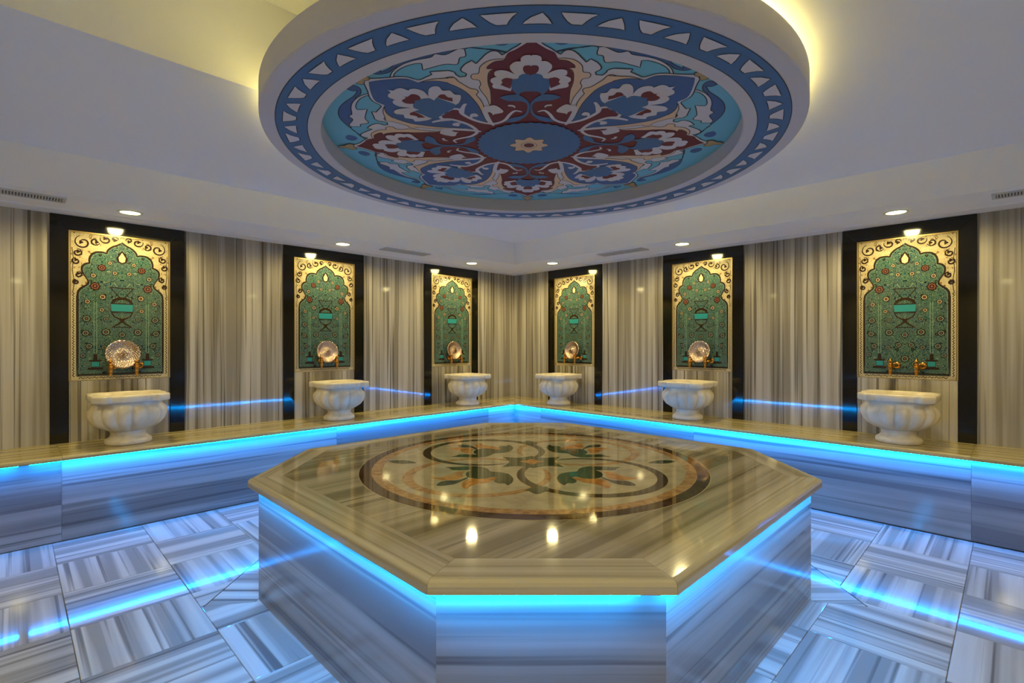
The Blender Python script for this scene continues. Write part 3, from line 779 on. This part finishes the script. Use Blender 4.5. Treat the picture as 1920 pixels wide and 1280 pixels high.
    # vase
    def sym(h, mi, lay): P_([(x, z0+z) for x, z in h]+[(-x, z0+z) for x, z in h[::-1] if x > 0], mi, lay)
    sym([(0, .72), (.078, .72), (.045, .675), (.022, .645), (.05, .63), (.070, .60), (.072, .53), (.055, .49), (.015, .465), (.012, .45), (.07, .405), (0, .405)], 'ink', 6)
    sym([(0, .712), (.064, .712), (.036, .672), (.014, .645), (0, .645)], 'field', 7)
    sym([(0, .625), (.035, .615), (.055, .596), (0, .596)], 'field', 7)
    P_([(-.067, z0+.533), (.067, z0+.533), (.070, z0+.588), (-.070, z0+.588)], 'cart', 7)
    sym([(0, .525), (.06, .52), (.045, .492), (0, .475)], 'field', 7)
    sym([(0, .444), (.05, .41), (0, .41)], 'field', 7)
    # teardrop at the top, blossoms
    sym([(0, 1.01), (.02, .985), (.036, .95), (.028, .918), (0, .905)], 'ink', 6); sym([(0, .995), (.022, .955), (.018, .925), (0, .915)], 'cream', 7)
    fl = [(.125, .865, .028), (.075, .905, .016), (.175, .80, .020), (.165, .72, .034), (.12, .64, .024), (.045, .83, .018), (.21, .60, .020), (.215, .47, .028), (.10, .37, .03), (.0, .35, .026), (.22, .36, .026), (.2, .26, .024), (.04, .27, .022), (.11, .25, .02), (.0, .16, .03), (.06, .12, .024), (.1, .47, .018), (.235, .19, .02), (.125, .54, .018)]
    for x, z, r in fl:
        for s in ((1, -1) if x > 0 else (1,)):
            n_ = 8 if r > .022 else 5
            pt = lambda rr, am: [(s*x+rr*(1+am*math.cos(n_*a_))*math.cos(a_), z0+z+rr*(1+am*math.cos(n_*a_))*math.sin(a_)) for a_ in [2*PI*q/30 for q in range(30)]]
            P_(pt(r*.92, .13), 'ink', 8); P_(pt(r*.66, .12), 'bloom' if r > .025 and z > .6 else 'tlight' if z < .5 else 'cream', 9); P_(pt(r*.46, .10), 'ink', 10); P_(pt(r*.22, .1), 'bloom', 11)
    # spandrel vines
    def spiral(cx, cz, r0, r1, a0, turns, n=22):
        return [(cx+(r0+(r1-r0)*k/n)*math.cos(a0+turns*2*PI*k/n), cz+(r0+(r1-r0)*k/n)*math.sin(a0+turns*2*PI*k/n)) for k in range(n+1)]
    for s in (-1, 1):
        for cx, cz, r0, r1, a0, tn in ((.235, 1.045, .052, .012, 1.2, -1.2), (.10, 1.085, .036, .01, .3, -.9), (.165, 1.06, .03, .01, 3.4, 1.0), (.268, .965, .03, .01, 1.5, 1.1), (.275, .90, .026, .01, 1.5, -1.0), (.262, .80, .024, .008, 1.5, 1.0), (.275, .745, .02, .007, 1.2, -1.0), (.045, 1.095, .022, .008, 3.3, -.8)):
            sp = spiral(cx, cz, r0, r1, a0, tn); N = len(sp)
            sp = [(s*x, z0+z) for x, z in sp]
            R_(sp, [.0045+.007*math.sin(PI*q/(N-1)) for q in range(N)], 'ink', 3)
            e_ = sp[-1]; P_([(e_[0]+.012*math.cos(a_)*(1+.3*math.cos(3*a_)), e_[1]+.012*math.sin(a_)*(1+.3*math.cos(3*a_))) for a_ in [2*PI*q/12 for q in range(12)]], 'ink', 4)
            m_ = sp[N//3]; P_([(m_[0]-.012, m_[1]), (m_[0], m_[1]+.006), (m_[0]+.013, m_[1]+.002), (m_[0], m_[1]-.005)], 'ink', 4)
        R_([(s*.294, z0+.66), (s*.284, z0+.74), (s*.296, z0+.83), (s*.290, z0+.92), (s*.298, z0+1.0)], .004, 'ink', 3)
    # slight body behind the paint
    p.box(-MH+.0061, MH-.0061, -.001, Y1, MZ0+.0005, MZ1-.0061, ix['cream'])
    p.build('painted_tile_panel', [M[n] for n in names], t)
    return t
niche = make_niche()
items = []
side_of = [('L', LC, WL, AL, 'left'), ('R', RC, WR, AR, 'right')]
order = ['next to the room corner', 'in the middle', 'nearest the camera']
fi = True
for sd, cs, W0, A0, word in side_of:
    for i, c in enumerate(cs):
        Rm = Matrix.Rotation(A0, 3, 'Z'); loc = Vector(W0)+Rm @ Vector((local(sd, c), 0, 0))
        lab = 'black framed arched floral tile panel on the %s wall, %s' % (word, order[i])
        if fi: niche.location = loc; niche.rotation_euler = (0, 0, A0); niche['label'] = lab; niche['group'] = 'framed tile panels on the walls'; fi = False
        else: dup_tree(niche, loc, A0, lab)
        items.append((sd, i, c, W0, A0, word, Rm))

# ================================================================ BASINS
def ear(th):
    v = 0
    for c in (PI/4, 3*PI/4, 5*PI/4, 7*PI/4):
        d_ = abs((th-c+PI) % (2*PI)-PI); v = max(v, min(1, max(0, (.26-d_)/.07)))
    return v*v*(3-2*v)
def make_basin():
    t = thing('marble_basin', '', 'basin'); t.scale = (.92, .92, .985)
    H = .372
    b = MB()
    def rrim(r, z, th): return r+(.050*ear(th) if r > .235 else 0)
    b.lathe([(.215, H-.055), (.249, H-.052), (.256, H-.044), (.256, H-.008), (.250, H), (.222, H), (.214, H-.006), (.205, H-.05)], n=144, rf=rrim)
    b.build('rim', M['white_marble'], t)
    b = MB()
    def rb(r, z, th):
        f = max(0, min(1, (H-.075-z)/.035))*max(0, min(1, (z-.10)/.04))
        return r+f*(.036*(abs(math.cos(7*th)))**.55-.022)
    prof = [(.10, .098), (.135, .103), (.17, .118), (.205, .143), (.232, .175), (.246, .21), (.249, .235), (.243, .26), (.232, .278), (.226, .29), (.225, .315), (.228, .322), (.205, .324), (.198, .27), (.18, .21), (.14, .17), (.07, .15), (.001, .146)]
    b.lathe(prof, n=160, rf=lambda r, z, th: rb(r, z, th) if r > .21 or z < .2 and r > .1 and z < .146 else r)
    b.build('fluted_bowl', M['white_marble'], t)
    b = MB(); b.lathe([(.001, .0), (.150, .0), (.156, .006), (.156, .028), (.150, .036), (.128, .05), (.116, .066), (.116, .082), (.124, .1), (.10, .112), (.001, .112)], n=64); b.build('foot', M['white_marble'], t)
    return t
basin = make_basin(); fi = True
for sd, i, c, W0, A0, word, Rm in items:
    loc = Vector(W0)+Rm @ Vector((local(sd, c)+(0 if sd == 'L' else 0), -.305, 0)); loc.z = Z_BENCH+.0005
    lab = 'carved white marble wash basin on the %s bench, %s' % (word, order[i])
    if fi: basin.location = loc; basin.rotation_euler = (0, 0, A0); basin['label'] = lab; basin['group'] = 'marble basins on the benches'; fi = False
    else: dup_tree(basin, loc, A0, lab)

# ================================================================ TAPS
def make_tap():
    t = thing('brass_tap', '', 'tap')
    # origin on the mural surface, z at pipe height
    b = MB(); b.lathe([(.001, 0), (.026, 0), (.028, .004), (.024, .008), (.016, .012), (.010, .014)], n=24)
    b.tf(Matrix.Translation((.030, -.0065, .010)) @ Matrix.Rotation(PI/2, 4, 'X')); b.build('wall_flange', M['brass'], t)
    b = MB(); b.tube([(.030, -.012, .010), (.030, -.035, .010), (.022, -.055, .008), (.008, -.075, .002), (0, -.082, 0)], [.012, .013, .013, .012, .011], 12); b.build('pipe', M['brass'], t)
    b = MB(); b.lathe([(.001, -.052), (.011, -.052), (.014, -.046), (.011, -.040), (.015, -.034), (.0175, -.015), (.0175, .008), (.014, .018), (.016, .024), (.012, .030), (.001, .032)], 0, -.091, 20); b.build('tap_body', M['brass'], t)
    b = MB(); b.lathe([(.001, .030), (.005, .031), (.005, .038), (.016, .041), (.018, .047), (.013, .052), (.005, .055), (.006, .060), (.001, .066)], 0, -.091, 20); b.build('tap_handle', M['brass'], t)
    b = MB(); b.lathe([(.001, -.064), (.009, -.064), (.010, -.058), (.012, -.053), (.001, -.051)], 0, -.091, 16); b.build('spout', M['brass'], t)
    return t
tap = make_tap(); fi = True
for sd, i, c, W0, A0, word, Rm in items:
    for s, wd in ((-1, 'left'), (1, 'right')):
        loc = Vector(W0)+Rm @ Vector((local(sd, c)+s*.081, 0, 0)); loc.z = 1.118
        lab = '%s brass tap above the %s wall basin %s' % (wd, word, {0: 'next to the room corner', 1: 'in the middle', 2: 'nearest the camera'}[i])
        if fi: tap.location = loc; tap.rotation_euler = (0, 0, A0); tap['label'] = lab; tap['group'] = 'brass taps on the tile panels'; fi = False
        else: dup_tree(tap, loc, A0, lab)
# bathing bowls
def make_bowl():
    t = thing('bathing_bowl', '', 'bowl')
    b = MB(); b.lathe([(.001, .006), (.022, .007), (.026, .001), (.06, -.001), (.070, .003), (.088, .010), (.096, .018), (.110, .020), (.114, .017), (.110, .014), (.098, .013), (.088, .004), (.070, -.004), (.06, -.006), (.001, -.006)], n=56)
    b.build('dish', M['silver'], t)
    b = MB(); b.lathe([(.001, .016), (.006, .014), (.012, .008), (.016, .006)], n=20); b.build('centre_boss', M['silver'], t)
    return t
bowl = make_bowl(); fi = True
for sd, i, c, W0, A0, word, Rm in items:
    if sd == 'R' and i == 2: continue
    tilt = 10
    dx = {('L', 0): .0, ('L', 1): -.0, ('L', 2): .0, ('R', 0): 0, ('R', 1): 0}[(sd, i)]
    loc = Vector(W0)+Rm @ Vector((local(sd, c)+dx, -.036, 0)); loc.z = 1.216
    lab = 'engraved silver bathing bowl leaning on the taps, %s wall, %s' % (word, order[i])
    if fi: o = bowl; o.location = loc; o['label'] = lab; o['group'] = 'silver bowls leaning on the taps'; fi = False
    else: o = dup_tree(bowl, loc, 0, lab)
    o.rotation_mode = 'XYZ'; o.rotation_euler = (PI/2-math.radians(tilt), 0, A0)

# ================================================================ DOWNLIGHTS, VENTS
def make_down():
    t = thing('downlight', '', 'ceiling light')
    b = MB(); b.lathe([(.060, -.001), (.062, -.007), (.076, -.006), (.080, -.001), (.080, .0)], n=40); b.build('trim_ring', M['chrome'], t)
    b = MB(); b.poly(circle(.061, 40), -.0025, 0, down=True); b.build('lamp_lens', M['lens'], t)
    sp = bpy.data.lights.new('lamp', 'SPOT'); sp.energy = SPOT_W; sp.color = (1, .82, .36); sp.spot_size = math.radians(174); sp.spot_blend = .5; sp.shadow_soft_size = .05
    o = bpy.data.objects.new('lamp', sp); COL.objects.link(o); o.parent = t; o.location = (0, 0, -.012)
    return t
down = make_down(); fi = True
for k, (cs, word) in enumerate(((LC, 'left'), (RC, 'right'), (RC, 'near right'), (LC, 'near left'))):  # near-wall sets are unseen lamps, added to lift the ambient light
    W0, A0 = basis(k); Rm = Matrix.Rotation(A0, 3, 'Z')
    for i, c in enumerate(cs):
        x = HL-c if k in (0, 2) else -HL+c
        loc = Vector(W0)+Rm @ Vector((x, -[.38, .42, .40, .40][k], 0)); loc.z = Z_SOF+.0115
        lab = 'round recessed spotlight by the %s wall tile panel %s' % (word, order[i]) if k < 2 else 'added fill spotlight along the %s wall behind the camera, number %s from its corner' % (word, ['one', 'two', 'three'][i])
        if fi: down.location = loc; down.rotation_euler = (0, 0, A0); down['label'] = lab; down['group'] = 'recessed ceiling spotlights'; fi = False
        else: dup_tree(down, loc, A0, lab)
def make_vent():
    t = thing('ceiling_vent', '', 'air vent')
    w_, h_ = .27, .075
    b = MB(); f = .02
    for x0, x1, y0, y1 in ((-w_, w_, -h_, -h_+f), (-w_, w_, h_-f, h_), (-w_, -w_+f, -h_+f, h_-f), (w_-f, w_, -h_+f, h_-f)): b.box(x0, x1, y0, y1, -.008, 0)
    b.build('frame', M['vent'], t)
    b = MB(); b.box(-w_+f, w_-f, -h_+f, h_-f, -.002, 0); b.build('backing', M['ventd'], t)
    for k in range(34):
        x = -w_+f+.008+k*(2*(w_-f)-.016)/33
        q = MB(); q.box(-.0035, .0035, -h_+f, h_-f, -.0075, -.0022)
        q.tf(Matrix.Translation((x, 0, 0))); q.build('slat', M['vent'], t)
    return t
vent = make_vent(); fi = True
for sd, c, W0, A0, word, wh in (('L', 2.08, WL, AL, 'left', 'between two tile panels'), ('L', 5.02, WL, AL, 'left', 'at its near end'), ('R', 2.06, WR, AR, 'right', 'between two tile panels'), ('R', 5.14, WR, AR, 'right', 'at its near end')):
    Rm = Matrix.Rotation(A0, 3, 'Z'); loc = Vector(W0)+Rm @ Vector((local(sd, c), -.46, 0)); loc.z = Z_SOF+.0118
    lab = 'slatted rectangular air vent in the ceiling along the %s wall, %s' % (word, wh)
    if fi: vent.location = loc; vent.rotation_euler = (0, 0, A0); vent['label'] = lab; vent['group'] = 'slatted vents in the ceiling edge'; fi = False
    else: dup_tree(vent, loc, A0, lab)
